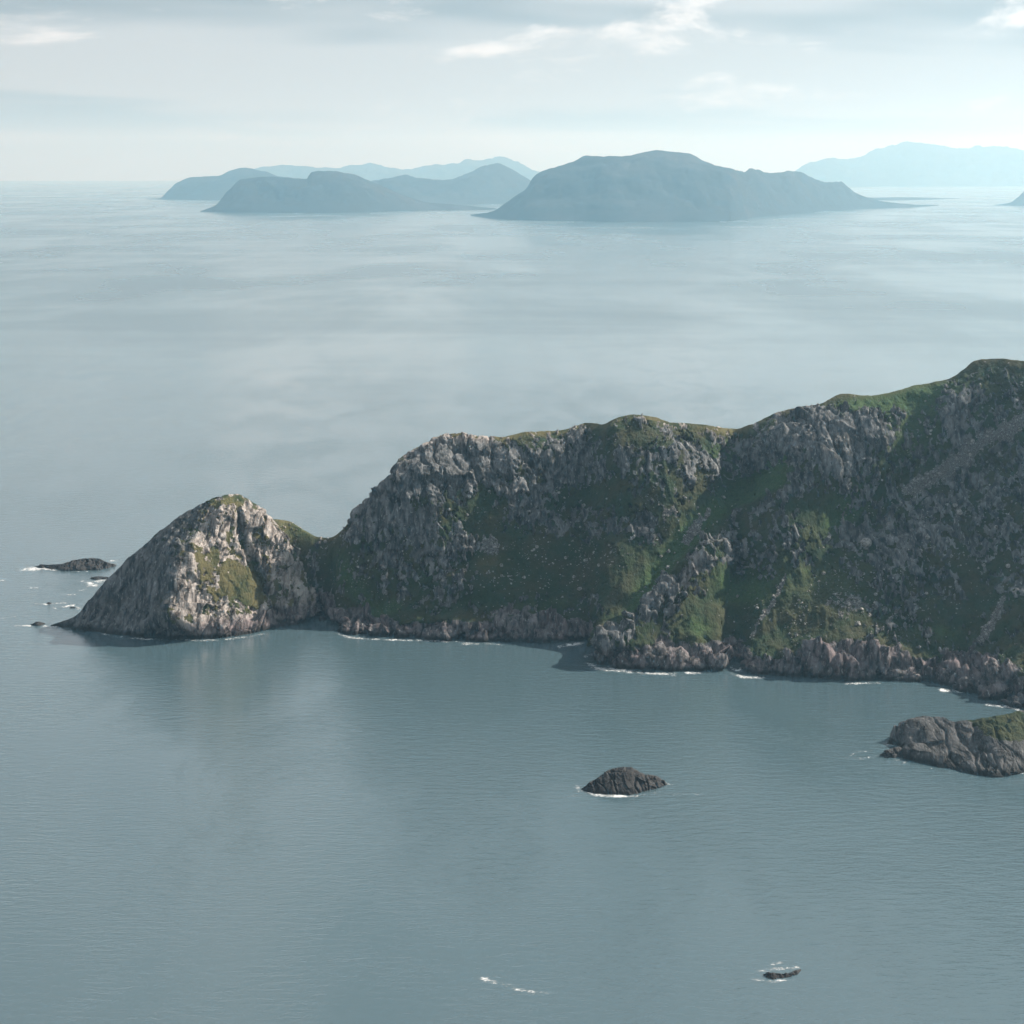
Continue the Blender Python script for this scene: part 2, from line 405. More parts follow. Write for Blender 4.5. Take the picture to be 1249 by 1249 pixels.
# --- main headland -----------------------------------------------------------
def build_headland():
    shore = [(300, 385, 748), (345, 386, 749), (372, 390, 750), (398, 400, 753), (415, 414, 765), (440, 440, 773), (500, 500, 777), (545, 545, 778),
             (600, 600, 781), (650, 650, 782), (690, 692, 781), (712, 716, 781), (726, 728, 795), (738, 722, 804), (752, 742, 812),
             (790, 788, 815), (830, 830, 816), (868, 868, 817), (884, 884, 815), (893, 892, 804), (904, 905, 808), (916, 916, 820), (975, 975, 824), (1034, 1034, 828),
             (1079, 1079, 827), (1121, 1121, 827), (1146, 1146, 831), (1168, 1168, 836), (1210, 1210, 848), (1249, 1249, 859),
             (1320, 1320, 872), (1420, 1420, 868), (1560, 1560, 850)]
    ridge = [(300, 300, 690), (318, 318, 650), (332, 332, 633), (350, 350, 635), (372, 372, 647), (388, 388, 655), (400, 400, 656), (425, 425, 638), (433, 433, 622), (455, 455, 604), (475, 475, 580),
             (485, 485, 562), (510, 510, 545), (540, 540, 531), (560, 560, 528), (580, 580, 532), (610, 610, 533), (640, 640, 527), (660, 660, 526), (690, 690, 524), (715, 715, 516), (735, 735, 517),
             (755, 755, 509), (772, 772, 506), (800, 800, 509), (817, 817, 515), (840, 840, 516), (870, 870, 520), (897, 897, 523), (915, 915, 518), (949, 949, 503), (985, 985, 495), (1002, 1002, 492), (1028, 1028, 480),
             (1040, 1040, 481), (1057, 1057, 483), (1085, 1085, 479), (1117, 1117, 470), (1156, 1156, 462), (1175, 1175, 451), (1189, 1189, 440), (1213, 1213, 437), (1249, 1249, 440),
             (1320, 1320, 432), (1420, 1420, 470), (1560, 1560, 845)]
    slope = [(300, 0.9), (345, 0.78), (400, 0.85), (440, 1.0), (540, 0.95), (700, 0.80), (800, 0.72), (900, 0.62), (1000, 0.70), (1180, 0.72), (1560, 0.7)]
    bluff = [(0, 0), (0.03, 0.085), (0.10, 0.11), (0.28, 0.26), (0.5, 0.52), (0.74, 0.82), (0.9, 0.955), (1, 1)]
    slopeP = [(0, 0), (0.02, 0.075), (0.06, 0.095), (0.3, 0.27), (0.55, 0.50), (0.72, 0.72), (0.85, 0.90), (1, 1)]
    prof = [(300, bluff), (600, bluff), (760, slopeP), (1560, slopeP)]
    keys = np.concatenate([np.linspace(300, 1262, 1180), np.linspace(1262, 1560, 150)[1:]])
    P, s, t = loft(shore, ridge, slope, prof, len(keys), 400, [(300, 60), (400, 90), (540, 180), (800, 230), (1200, 330), (1560, 330)], 46, keys=keys, ease=45)
    u, v = to_px(P)
    tt = np.broadcast_to(t[:, None], u.shape); ss_ = np.broadcast_to(s[None, :], u.shape)
    front = sstep(0.0, 0.05, tt) * (1 - sstep(0.93, 1.0, tt)) + 0.0
    N0 = grid_normals(P)
    # --- landforms: spurs stand out, gullies cut in (metres along the surface normal)
    D = 0
    D = D + 20 * seg(u, v, [(735, 795, 22), (790, 750, 26), (838, 705, 26), (860, 690, 22)])          # rock rib above the point
    D = D + 14 * seg(u, v, [(860, 690, 30), (905, 640, 40), (940, 605, 34), (1000, 575, 30)])         # shelf and spur behind it
    D = D - 10 * seg(u, v, [(752, 765, 14), (785, 715, 24), (825, 665, 28), (880, 610, 26), (940, 575, 22)])   # green gully
    D = D - 12 * seg(u, v, [(900, 590, 30), (880, 560, 28), (880, 528, 20)])
    D = D - 9 * seg(u, v, [(893, 805, 9), (890, 780, 14), (895, 745, 34), (910, 715, 44)])            # grassy bowl over the inlet
    D = D + 16 * blob(u, v, 965, 640, 34, 60, -10)
    D = D + 12 * blob(u, v, 975, 540, 40, 40) + 14 * blob(u, v, 1045, 545, 60, 36, 10) + 10 * blob(u, v, 1165, 515, 26, 40)
    D = D - 12 * seg(u, v, [(1110, 600, 30), (1060, 620, 26), (1000, 690, 30)])
    D = D + 14 * blob(u, v, 1120, 680, 46, 40) - 10 * seg(u, v, [(1190, 560, 26), (1200, 680, 26), (1180, 790, 24)])
    D = D + 14 * blob(u, v, 500, 600, 60, 60, 40) - 10 * seg(u, v, [(600, 560, 12), (590, 620, 22), (540, 690, 22), (440, 745, 20)])
    D = D + 10 * blob(u, v, 560, 670, 26, 26) + 12 * blob(u, v, 555, 715, 40, 26) + 8 * blob(u, v, 690, 560, 50, 36)
    D = D + 10 * blob(u, v, 800, 570, 46, 50) - 9 * seg(u, v, [(735, 530, 12), (725, 590, 20), (700, 620, 20)])
    D = D + 9 * blob(u, v, 700, 655, 70, 26)
    D = D * sstep(0, 0.1, tt) * (1 - sstep(0.86, 1.0, tt))
    D = D + front * 15 * fbm(P / 90.0, 4)
    P = P + N0 * D[..., None]
    # --- cover masks
    low = P[..., 2]
    nb = fbm(P / 46.0 + 3, 4, 0.55); nf = fbm(P * np.array([1, .45, .45]) / 13.0 + 8, 4, 0.6); nm = fbm(P / 22.0 + 40, 3, 0.55)
    rk = np.full(u.shape, 0.0); nh = fbm(P * np.array([1, .6, .6]) / 5.5 + 22, 3, 0.6)
    for (cx, cy, rx, ry, a, w) in [
        (520, 575, 85, 60, 50, .75), (470, 640, 50, 60, 50, .65), (570, 560, 60, 40, 0, .8), (640, 620, 50, 55, 0, .55), (700, 560, 46, 44, 0, .85),
        (800, 560, 56, 46, 0, .65), (740, 640, 80, 26, 0, .5), (560, 668, 24, 22, 0, .8), (560, 715, 44, 26, 0, .5), (470, 730, 60, 30, 0, .2),
        (860, 540, 40, 30, 0, .35), (950, 540, 60, 44, 20, .75), (1000, 525, 46, 34, 20, .85), (1050, 545, 56, 40, 15, .85), (1010, 580, 40, 26, 0, .5), (1165, 510, 26, 40, -20, .95),
        (890, 575, 50, 22, 20, .35), (965, 640, 36, 60, -10, .55), (875, 670, 40, 36, 0, .55), (815, 680, 30, 20, 30, .4), (1120, 670, 50, 50, 0, .55), (1050, 670, 40, 40, 0, .4),
        (1190, 590, 60, 50, 30, .3), (1230, 500, 60, 50, 20, .35), (1240, 700, 50, 80, 0, .35), (1130, 600, 60, 40, 30, .35), (1090, 730, 90, 40, 10, .28), (1160, 720, 60, 60, 0, .22), (1050, 620, 50, 40, 0, .1), (640, 700, 80, 40, 0, .18), (930, 680, 40, 40, 0, .25), (1210, 640, 50, 60, 0, .15), (1330, 600, 80, 140, 0, .5), (1450, 650, 80, 150, 0, .5)]:
        rk = rk + w * blob(u, v, cx, cy, rx, ry, a)
    rk = rk + 0.3 * blob(u, v, 362, 640, 24, 8) + 1.0 * seg(u, v, [(738, 795, 20), (780, 755, 15), (820, 725, 17), (845, 705, 17)])
    for g in [seg(u, v, [(760, 755, 20), (800, 690, 26), (850, 650, 20), (905, 595, 26), (945, 575, 18)]), blob(u, v, 900, 735, 46, 40), blob(u, v, 720, 600, 32, 12),
              blob(u, v, 780, 540, 26, 14), blob(u, v, 1090, 490, 60, 14, 14), blob(u, v, 590, 625, 18, 40), blob(u, v, 650, 700, 80, 36), blob(u, v, 1000, 620, 30, 16, 30), 0.7 * blob(u, v, 1190, 720, 50, 50),
              blob(u, v, 740, 540, 10, 30, 20), blob(u, v, 935, 600, 40, 9, 14), blob(u, v, 1000, 740, 60, 40), 0.7 * blob(u, v, 450, 735, 40, 12, 20)]:
        rk = rk - 0.75 * g
    rk = rk - 0.6 * sstep(0.955, 1.0, tt) * (0.6 + nb)                                       # turf on the crest
    shoreband = 21 + 16 * nb + 10 * nm + 5 * np.sin(u / 31.0)
    shoreband = shoreband - 10 * blob(u, v, 450, 745, 50, 30) + 6 * blob(u, v, 1050, 800, 60, 30)
    sh = 1 - sstep(shoreband - 5, shoreband + 5, low)
    rockf = np.clip(rk + 1.25 * nf + 0.7 * nb + 0.5 * nm + 1.45 * nh, -1, 1.3)
    rockm = sstep(0.33, 0.50, rockf); rockm = np.maximum(rockm, sh)
    scree = np.clip(0.9 * seg(u, v, [(1260, 505, 15), (1190, 540, 12), (1150, 572, 9), (1105, 592, 7)]) + 1.1 * seg(u, v, [(1222, 725, 5), (1213, 748, 10), (1192, 772, 7)]) + 0.9 * seg(u, v, [(1093, 745, 4), (1083, 758, 4)])
             + seg(u, v, [(868, 618, 4), (850, 640, 8), (838, 655, 7)]) + 0.8 * seg(u, v, [(958, 705, 2.5), (940, 738, 4), (925, 755, 4), (915, 775, 2)]) + 0.8 * blob(u, v, 815, 628, 9, 12)
             + 0.9 * blob(u, v, 600, 668, 12, 20, 20) + 0.5 * blob(u, v, 1130, 590, 40, 14, 25) + 0.5 * seg(u, v, [(1110, 535, 8), (1122, 520, 10)]) + 0.6 * blob(u, v, 1040, 735, 40, 24, 20), 0, 1) * (tt < 1.02)
    scree = sstep(0.50, 0.64, scree + 1.1 * nh + 0.8 * nf) * sstep(0.12, 0.3, scree)
    green = 0.15 + 0.7 * seg(u, v, [(770, 745, 16), (800, 695, 20), (860, 630, 18), (905, 592, 24), (960, 570, 16)]) + 0.6 * blob(u, v, 900, 715, 40, 22) + 0.7 * blob(u, v, 940, 603, 40, 8, 14) + 0.5 * blob(u, v, 850, 765, 26, 16) \
        + 0.7 * blob(u, v, 1090, 485, 70, 16, 14) + 0.55 * blob(u, v, 1030, 620, 40, 20, 40) + 0.5 * seg(u, v, [(415, 690, 26), (450, 740, 14), (480, 735, 14)]) + 0.5 * blob(u, v, 368, 645, 36, 16) + 0.4 * blob(u, v, 660, 740, 60, 14) + 0.4 * blob(u, v, 1150, 770, 60, 14) \
        + 0.45 * blob(u, v, 1130, 520, 150, 60, 14) + 0.3 * blob(u, v, 1000, 700, 120, 60) + 0.5 * blob(u, v, 880, 545, 30, 24) + 0.4 * blob(u, v, 715, 600, 24, 14)
    sun_tint = np.clip(1.0 * sstep(0.93, 1.0, tt) * (1 - sstep(880, 960, u)) + 0.5 * blob(u, v, 600, 690, 30, 16) + 0.6 * sstep(0.97, 1.0, tt) + 0.5 * blob(u, v, 835, 710, 20, 20) + 1.1 * blob(u, v, 368, 644, 40, 14), 0, 1)  # sunlit look of crest, rib and saddle put into the colour; straw turf too
    # --- relief: slabs and joints in the rock, hummocks in the turf
    N1 = grid_normals(P)
    hard = np.clip(rockm * (1 - scree), 0, 1)
    edge = np.maximum(0.35, 1 - sstep(0.96, 1.0, tt)) * np.where(tt > 1, 0.4, 1.0) * (0.35 + 0.65 * sstep(400, 470, ss_))
    D2 = rock_relief(P, hard, 1.0) * edge + 1.5 * hard * edge
    D2 = D2 + 2.2 * fbm(P / 30.0 + 70, 3) * edge + (2.4 * fbm(P / 6.0, 4, 0.65) + 2.8 * fbm(P * np.array([1, .3, .3]) / 17.0 + 12, 2, 0.5, 'ridge')) * (1 - hard) * edge + 0.9 * scree * fbm(P / 3.0, 2)
    # broken shore: bosses, slots and ledges of uneven size
    D2 = D2 + sh * (7.0 * facets(P * np.array([1, .7, .5]) / 24.0 + 201) - 6.0 * np.exp(-(perlin(P * np.array([1, .25, .25]) / 26.0 + 91) / 0.09) ** 2))
    D2 = D2 * np.where(tt < 0, 0.3, 1.0)
    P = P + N1 * D2[..., None]
    P[:2, :, 2] = np.array([-6.0, -3.0])[:, None]
    pink = sh * (0.5 + 0.5 * sstep(-0.2, 0.2, nb))
    attrs = dict(rock=rockm, scree=scree, green=np.clip(green, 0, 1), shore=pink, sun_tint=sun_tint)
    o = grid_mesh('headland', P, attrs, LAND)
    tag(o, 'long green and grey headland of crags and turf above a pinkish shore', 'headland', kind='structure')
    return o, P, attrs
headland, HP, HA = build_headland()
print('headland', round(time.time() - T0, 1))

# --- the pyramid-shaped knoll at its seaward end -----------------------------
def build_knoll():
    shore = [(0, 62, 763), (1, 85, 766), (2, 110, 770), (3, 140, 774), (4, 170, 777), (5, 200, 778), (6, 232, 779), (7, 262, 779), (8, 295, 775), (9, 318, 770), (10, 335, 767), (11, 350, 763), (12, 362, 761), (13, 372, 758), (14, 380, 755), (15, 384, 752), (16, 386, 750)]
    ridge = [(0, 62, 762.5), (1, 92, 751), (2, 113, 727), (3, 142, 695), (4, 173, 666), (5, 208, 637), (6, 244, 614), (7, 266, 605), (8, 289, 603), (9, 309, 612), (10, 323, 625), (11, 335, 634), (12, 348, 652), (13, 362, 682), (14, 374, 712), (15, 382, 738), (16, 385.5, 749.5)]
    slope = [(0, 0.6), (2, 0.8), (4, 1.0), (6, 1.25), (8, 1.2), (11, 1.25), (14, 1.3), (16, 1.0)]
    pr = [(0, 0), (0.04, 0.07), (0.12, 0.14), (0.4, 0.42), (0.65, 0.70), (0.85, 0.92), (1, 1)]
    P, s, t = loft(shore, ridge, slope, [(0, pr), (16, pr)], 460, 250, [(0, 10), (3, 60), (8, 110), (12, 70), (16, 10)], 30, back_z=-6)
    u, v = to_px(P); tt = np.broadcast_to(t[:, None], u.shape)
    N0 = grid_normals(P); front = sstep(0, 0.08, tt) * (1 - sstep(0.9, 1.0, tt))
    D = 36 * seg(u, v, [(234, 680, 22), (226, 700, 34), (222, 720, 36), (210, 772, 30)])
    D = D + 10 * seg(u, v, [(340, 660, 16), (362, 715, 16), (372, 750, 12)])
    D = D - 13 * seg(u, v, [(292, 622, 3), (298, 660, 5), (316, 700, 6), (338, 738, 6), (356, 768, 5)])
    D = D - 7 * blob(u, v, 150, 730, 40, 26, 40)
    D = D * front + 3 * front * fbm(P / 50.0 + 2, 3)
    P = P + N0 * D[..., None]
    nb = fbm(P / 30.0 + 3, 4, 0.55); nf = fbm(P * np.array([1, .45, .45]) / 9.0 + 8, 4, 0.6)
    rk = 0.62 + 1.0 * nf + 0.4 * nb + 0.7 * fbm((P @ np.array([[1, 0, .5], [0, 1, 0], [-.5, 0, 1]])) * np.array([.35, 1, 1]) / 5.0 + 60, 3, 0.6)
    for g, w in [(blob(u, v, 292, 712, 26, 20, -30), .75), (blob(u, v, 250, 690, 24, 14), .35), (blob(u, v, 150, 710, 60, 60), -.4), (blob(u, v, 275, 612, 26, 8), .55), (blob(u, v, 362, 745, 14, 20), .2), (blob(u, v, 310, 720, 26, 20, -40), .5)]:
        rk = rk - w * g
    low = P[..., 2]; sh = 1 - sstep(14, 26, low + 8 * nb)
    rockm = np.maximum(sstep(0.32, 0.55, rk), sh)
    sun_tint = np.clip(0.9 * sstep(0.12, 0.2, grid_normals(P)[..., 0] * (tt < 1.0) + 0.35 * sstep(235, 260, u)), 0, 1)  # sunlit side painted in: faces turned right get paler colour
    green = 0.15 + 0.4 * blob(u, v, 270, 610, 30, 10)
    N1 = grid_normals(P)
    edge = np.maximum(0.4, 1 - sstep(0.95, 1.0, tt)) * np.where(tt > 1, 0.5, 1.0)
    D2 = rock_relief(P, 0.35 + 0.65 * rockm, 0.62, lean=-0.3) * edge * (0.55 + 0.45 * sstep(200, 230, u))
    ends = sstep(0, 0.6, np.broadcast_to(s[None, :], u.shape)) * (1 - sstep(15.3, 16, np.broadcast_to(s[None, :], u.shape)))
    P = P + N1 * (D2 * np.where(tt < 0, 0.3, 1.0) * ends)[..., None]
    P[:2, :, 2] = np.array([-6.0, -3.0])[:, None]
    attrs = dict(rock=rockm, scree=0 * rockm, green=green, shore=sh * sstep(195, 240, u) * (0.6 + 0.4 * sstep(-.2, .2, nb)), sun_tint=sun_tint)
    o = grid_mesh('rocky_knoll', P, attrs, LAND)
    return tag(o, 'steep pyramid of bare grey rock with one sunlit face off the headland', 'knoll', kind='structure')
build_knoll()
print('knoll', round(time.time() - T0, 1))

# --- islets and skerries ------------------------------------------------------
def skerry(name, shore, ridge, k, back, label, cat, scale, mat=SKERRY, ns=120, nf=60, group=None, masks=None, big=1.0):
    P, s, t = loft([(i / (len(shore) - 1), *q) for i, q in enumerate(shore)], [(i / (len(ridge) - 1), *q) for i, q in enumerate(ridge)], [(0, k), (1, k)],
                   [(0, [(0, 0), (0.08, 0.16), (0.4, 0.5), (0.75, 0.86), (1, 1)]), (1, [(0, 0), (0.08, 0.16), (0.4, 0.5), (0.75, 0.86), (1, 1)])],
                   ns, nf, [(0, back * .15), (.2, back), (.8, back), (1, back * .15)], max(14, nf // 3), skirt=2.0, back_z=-3)
    u, v = to_px(P); tt = np.broadcast_to(t[:, None], u.shape); sc = np.broadcast_to(s[None, :], u.shape)
    ends = sstep(0, .08, sc) * (1 - sstep(.92, 1, sc))
    N = grid_normals(P); ed = np.maximum(0.4, 1 - sstep(0.9, 1.0, tt)) * np.where(tt > 1, 0.6, 1)
    P = P + N * (big * rock_relief(P + 300, 1.0, scale) * ed * np.where(tt < 0, .3, 1) * ends)[..., None]
    P[:2, :, 2] = np.array([-2.0, -1.0])[:, None]
    at = masks(P, u, v, tt) if masks else None
    o = grid_mesh(name, P, at, mat)
    return tag(o, label, cat, group)
def islet_masks(P, u, v, tt):
    nb = fbm(P / 20.0 + 3, 4, 0.55)
    turf = sstep(0.35, 0.6, blob(u, v, 1225, 885, 46, 18, -12) + blob(u, v, 1300, 880, 60, 22) + 0.5 * nb)
    return dict(rock=1 - turf, scree=0 * u, green=0.35 + 0 * u, shore=0.08 + 0 * u, sun_tint=0 * u)
skerry('rocky_islet', [(1082, 907), (1102, 911), (1105, 924), (1130, 933), (1160, 939), (1190, 945), (1215, 948), (1238, 944), (1262, 936), (1300, 922), (1335, 905)],
       [(1082, 906), (1094, 887), (1128, 874), (1150, 874), (1162, 879), (1190, 876), (1213, 873), (1238, 868), (1262, 864), (1305, 872), (1335, 904)], 0.42, 45,
       'low grey rock islet with a grassy top lying off the headland shore', 'islet', 0.9, ISLET, 330, 150, masks=islet_masks, big=0.55)
skerry('skerry', [(1073, 921), (1084, 925), (1098, 924), (1107, 919)], [(1073, 920.5), (1084, 914), (1096, 911), (1107, 917)], 0.6, 8,
       'small black rock at the tip of the grassy islet', 'rock', 0.16, ns=60, nf=36)
skerry('skerry', [(709, 963), (722, 967), (742, 969), (770, 969.5), (792, 965), (804, 961), (814, 957)], [(709, 962), (729, 949), (748, 937), (768, 935), (784, 944), (799, 946), (814, 956)], 0.62, 16,
       'lone dark hump of rock ringed by thin white foam in open water', 'rock', 0.34, ns=220, nf=110, big=0.85)
skerry('skerry', [(931, 1190), (938, 1193.5), (950, 1194), (962, 1191.5), (970, 1189), (977, 1184.5)], [(931, 1188), (938, 1186), (950, 1187), (961, 1187.5), (970, 1183.5), (977, 1182)], 0.5, 3,
       'thin black rock curling up at one end, alone in smooth water', 'rock', 0.10, ns=110, nf=40)
skerry('skerry', [(42, 691), (58, 694), (76, 696), (95, 696), (115, 695.5), (130, 694), (142, 690)], [(42, 690.5), (57, 688.5), (72, 688), (90, 683), (105, 681), (118, 680.5), (132, 686), (142, 689)], 0.4, 18,
       'long low rock with surf at its seaward end beyond the knoll', 'rock', 0.3, ns=180, nf=60, masks=None)
skerry('skerry', [(110, 706), (118, 707), (132, 706)], [(110, 705), (119, 703), (132, 703.5)], 0.4, 6,
       'flat dark rock above a churned patch of foam behind the knoll', 'rock', 0.15, ns=50, nf=24)
skerry('skerry', [(37, 762), (44, 763.5), (55, 761)], [(37, 761.5), (46, 758.5), (55, 760)], 0.5, 6,
       'small rock just off the pointed tip of the knoll', 'rock', 0.15, ns=60, nf=30)
skerry('skerry', [(57, 736.5), (60, 737), (63, 736.5)], [(57, 735.5), (60, 734.5), (63, 735.5)], 0.5, 3,
       'tiny black rock dot amid thin foam lines beside the knoll', 'rock', 0.08, ns=24, nf=16)
skerry('skerry', [(85, 741.5), (88, 742), (92, 741.5)], [(85, 741), (88, 740), (92, 740.5)], 0.5, 3,
       'tiny awash rock inside white surf close under the knoll', 'rock', 0.08, ns=24, nf=16)

# --- shore rocks at the foot of the headland ---------------------------------
def ico(sub):
    import bmesh
    bm = bmesh.new(); bmesh.ops.create_icosphere(bm, subdivisions=sub, radius=1.0); bm.verts.ensure_lookup_table()
    V = np.array([v.co[:] for v in bm.verts]); T = np.array([[v.index for v in f.verts] for f in bm.faces]); bm.free(); return V, T
IV, IT = ico(5)
def shore_rock(u, v, w, h, seed):
    """w, h: half width and height in picture units; its foot stands in the sea at (u, v)"""
    c = at_z(u, v, 0.0); m = np.hypot(c[0], c[1]) / F
    V = np.sign(IV) * np.abs(IV) ** 0.75
    V = V * np.array([w * m, w * m * 0.9, h * m * (0.42 + 0.34 * ((seed * 7) % 5) / 4)]) + np.array([0, w * m * 0.55, 0])
    W = V + c + seed * 37.0
    n = IV / np.linalg.norm(IV, axis=1)[:, None]
    V = V + n * (rock_relief(W, 1.0, 0.55, lean=0.6 if seed % 2 else -0.4) * 1.15 + 3.0 * fbm(W / 14.0, 3))[:, None]
    V = V + c
    nb = fbm(W / 20, 3)
    o = raw_mesh('shore_rock', V, IT, dict(rock=np.ones(len(V)), scree=np.zeros(len(V)), green=np.zeros(len(V)), shore=0.55 + 0.45 * np.tanh(3 * nb), sun_tint=np.zeros(len(V))), LAND, headland)
    return o
for i, (u, v, w, h) in enumerate([(430, 772, 17, 20), (462, 775, 20, 20), (500, 777, 24, 25), (540, 779, 24, 25), (580, 781, 20, 16), (612, 782, 18, 20), (642, 782, 15, 20), (668, 782, 17, 22), (700, 780, 18, 25), (732, 774, 14, 22),
        (742, 808, 18, 30), (772, 815, 24, 28), (812, 816, 28, 33), (852, 817, 17, 22), (876, 817, 11, 26), (932, 821, 18, 30), (962, 824, 17, 34), (1000, 826, 18, 34), (1022, 828, 18, 28), (1052, 829, 25, 38), (1101, 829, 22, 33),
        (1140, 831, 14, 20), (1163, 836, 18, 20), (1190, 843, 20, 22), (1222, 852, 22, 24), (1252, 862, 24, 24), (897, 806, 8, 10), (400, 756, 11, 8), (388, 752, 8, 6)]):
    shore_rock(u, v, w, h, i)
print('rocks', round(time.time() - T0, 1))

# --- loose stones and boulders on the slopes ---------------------------------
hu, hv = to_px(HP)
HN = grid_normals(HP)
BV, BT = ico(1)
def stones():
    nr = 402
    u, v, P, N = hu[:nr, :1180], hv[:nr, :1180], HP[:nr, :1180], HN[:nr, :1180]
    dens = 0.10 + 1.0 * blob(u, v, 660, 690, 90, 50) + 1.0 * blob(u, v, 1050, 740, 80, 50, 20) + 0.9 * blob(u, v, 1140, 640, 110, 60, 30) + 0.7 * blob(u, v, 1220, 490, 60, 40) + 0.4 * blob(u, v, 820, 590, 60, 60) + 0.5 * blob(u, v, 980, 760, 60, 30) + 0.4 * blob(u, v, 460, 700, 50, 40)
    dens = dens * (1 - 0.8 * HA['rock'][:nr, :1180]) * (0.08 + 4.0 * np.clip(fbm(P / 34.0 + 90, 4, 0.6), 0, 1) ** 1.5) + 1.6 * (HA['scree'][:nr, :1180] > .4)
    dens[P[..., 2] < 14] = 0
    pr = dens.ravel() / dens.sum(); n = 4600
    pick = rng.choice(pr.size, n, replace=False, p=pr)
    base = P.reshape(-1, 3)[pick]; sz = np.clip(rng.lognormal(-0.5, 0.6, n), 0.3, 3.0)
    sv, st = ico(1)
    sv = sv[:12] if False else sv
    V8 = np.array([[1, 0, -.3], [0, 1, -.2], [-1, 0, -.3], [0, -1, -.2], [.5, .4, .7], [-.5, -.35, .75], [.1, -.1, -.9]])
    T8 = np.array([[0, 1, 4], [1, 2, 5], [1, 5, 4], [2, 3, 5], [3, 0, 4], [3, 4, 5], [1, 0, 6], [2, 1, 6], [3, 2, 6], [0, 3, 6]])
    a = rng.uniform(0, 6.28, n); c, s = np.cos(a), np.sin(a)
    W = V8[None] * (sz[:, None] * rng.uniform(0.6, 1.2, (n, 1)))[..., None] * np.stack([np.ones(n), rng.uniform(.6, 1, n), rng.uniform(.6, 1, n)], -1)[:, None, :] + rng.normal(0, .12, (n, 7, 3)) * sz[:, None, None]
    X = np.stack([W[..., 0] * c[:, None] - W[..., 1] * s[:, None], W[..., 0] * s[:, None] + W[..., 1] * c[:, None], W[..., 2]], -1) + base[:, None, :] + (N.reshape(-1, 3)[pick] * (0.25 * sz)[:, None])[:, None, :]
    Q = (T8[None] + (np.arange(n) * 7)[:, None, None]).reshape(-1, 3)
    o = raw_mesh('scattered_stones', X.reshape(-1, 3), Q, None, STONE, headland, smooth=False); o['kind'] = 'stuff'
stones()
def boulder(u, v, r, label, group=None):
    d = (hu[3:402] - u) ** 2 + (hv[3:402] - v) ** 2; j = np.unravel_index(np.argmin(d), d.shape)
    c = HP[3:402][j]; nn = HN[3:402][j]; m = np.linalg.norm(c - np.array([0, 0, CAM_H])) / F
    V, T = ico(3); seed = u * 1.7
    V = V * np.array([1, .85, .9]) * r * m
    V = V + (V / (r * m)) * (0.42 * r * m * fbm(V / (1.1 * r * m) + seed, 3))[:, None]
    o = raw_mesh('boulder', V, T, None, STONE, smooth=False)
    o.location = c + nn * 0.35 * r * m
    o.rotation_euler = (0, 0, u % 6.28)
    tag(o, label, 'boulder', group)
boulder(1058, 662, 7, 'large rounded grey boulder perched alone on the headland slope')
for label, group, spots in [
    ('pale boulder among the steep crags of the bluff nearest the knoll', 'boulders among the bluff crags', [(572, 606, 3), (597, 600, 2), (548, 622, 2), (570, 628, 2)]),
    ('small white boulder on the dark turf below the bluff crags', 'boulders on the turf below the bluff', [(612, 690, 2.4), (655, 668, 2.6), (640, 705, 2.2), (690, 680, 2.2), (716, 684, 3), (731, 690, 2.2), (700, 704, 2.2)]),
    ('lone bright boulder on the grassy ledge halfway up the cliffs', None, [(713, 617, 2.4)]),
    ('small pale boulder high up just under the dip in the crest', None, [(890, 535, 2)]),
    ('grey boulder on the side of the green gully', 'boulders beside the green gully', [(836, 608, 2), (815, 693, 3)]),
    ('small stone block on the grass of the rock rib by the inlet', 'blocks near the rib and inlet', [(800, 762, 2), (900, 728, 2), (924, 742, 2)]),
    ('pale boulder on the lower slope above the pink shore bosses', 'boulders above the pink shore', [(1005, 700, 2.5), (1022, 735, 2.6), (1068, 726, 2.4)]),
    ('grey boulder strewn below the long diagonal scree', 'boulders below the diagonal scree', [(1130, 655, 3), (1170, 625, 4), (1165, 615, 3), (1216, 644, 3), (1085, 640, 3), (1102, 600, 3), (1200, 690, 2.5), (1230, 690, 3)])]:
    for (u, v, r) in spots: boulder(u, v, r, label, group)

# ------------------------------------------------------------------ far islands
def far_island(name, shore, ridge, k, back, label, ns=220, nf=40, rel=60.0, tip=True):
    lo = max(shore[0][0], ridge[0][0]); hi = min(shore[-1][0], ridge[-1][0])
    keys = np.linspace(lo, hi, ns)
    P, s, t = loft([(q[0], *q) for q in shore], [(q[0], *q) for q in ridge], [(0, k), (2000, k)], [(0, [(0, 0), (.1, .12), (.4, .45), (.7, .8), (1, 1)]), (2000, [(0, 0), (.1, .12), (.4, .45), (.7, .8), (1, 1)])],
                   ns, nf, [(lo, back * .3), (lo + (hi - lo) * .2, back), (hi - (hi - lo) * .2, back), (hi, back * .3)], 14, skirt=5, back_z=-4, keys=keys)
    N = grid_normals(P); tt = np.broadcast_to(t[:, None], P.shape[:2])
    d = rel * (1.2 * fbm(P / 900.0, 4, 0.55, 'billow') + 0.6 * fbm(P / 260.0, 3)) * sstep(0, .25, tt) * np.maximum(.45, 1 - sstep(.85, 1, tt)) * np.clip(P[..., 2] / 150, 0, 1)
    P = P + N * d[..., None]
    P[..., 2] += 0.55 * rel * fbm(P * np.array([1, .3, 0]) / 420.0, 4, 0.6) * np.clip(P[..., 2] / 200, 0, 1)     # notched crest
    P[:2, :, 2] = np.array([-4.0, -2.0])[:, None]
    o = grid_mesh(name, P, None, FAR)
    return tag(o, label, 'island', 'hazy islands across the sound')
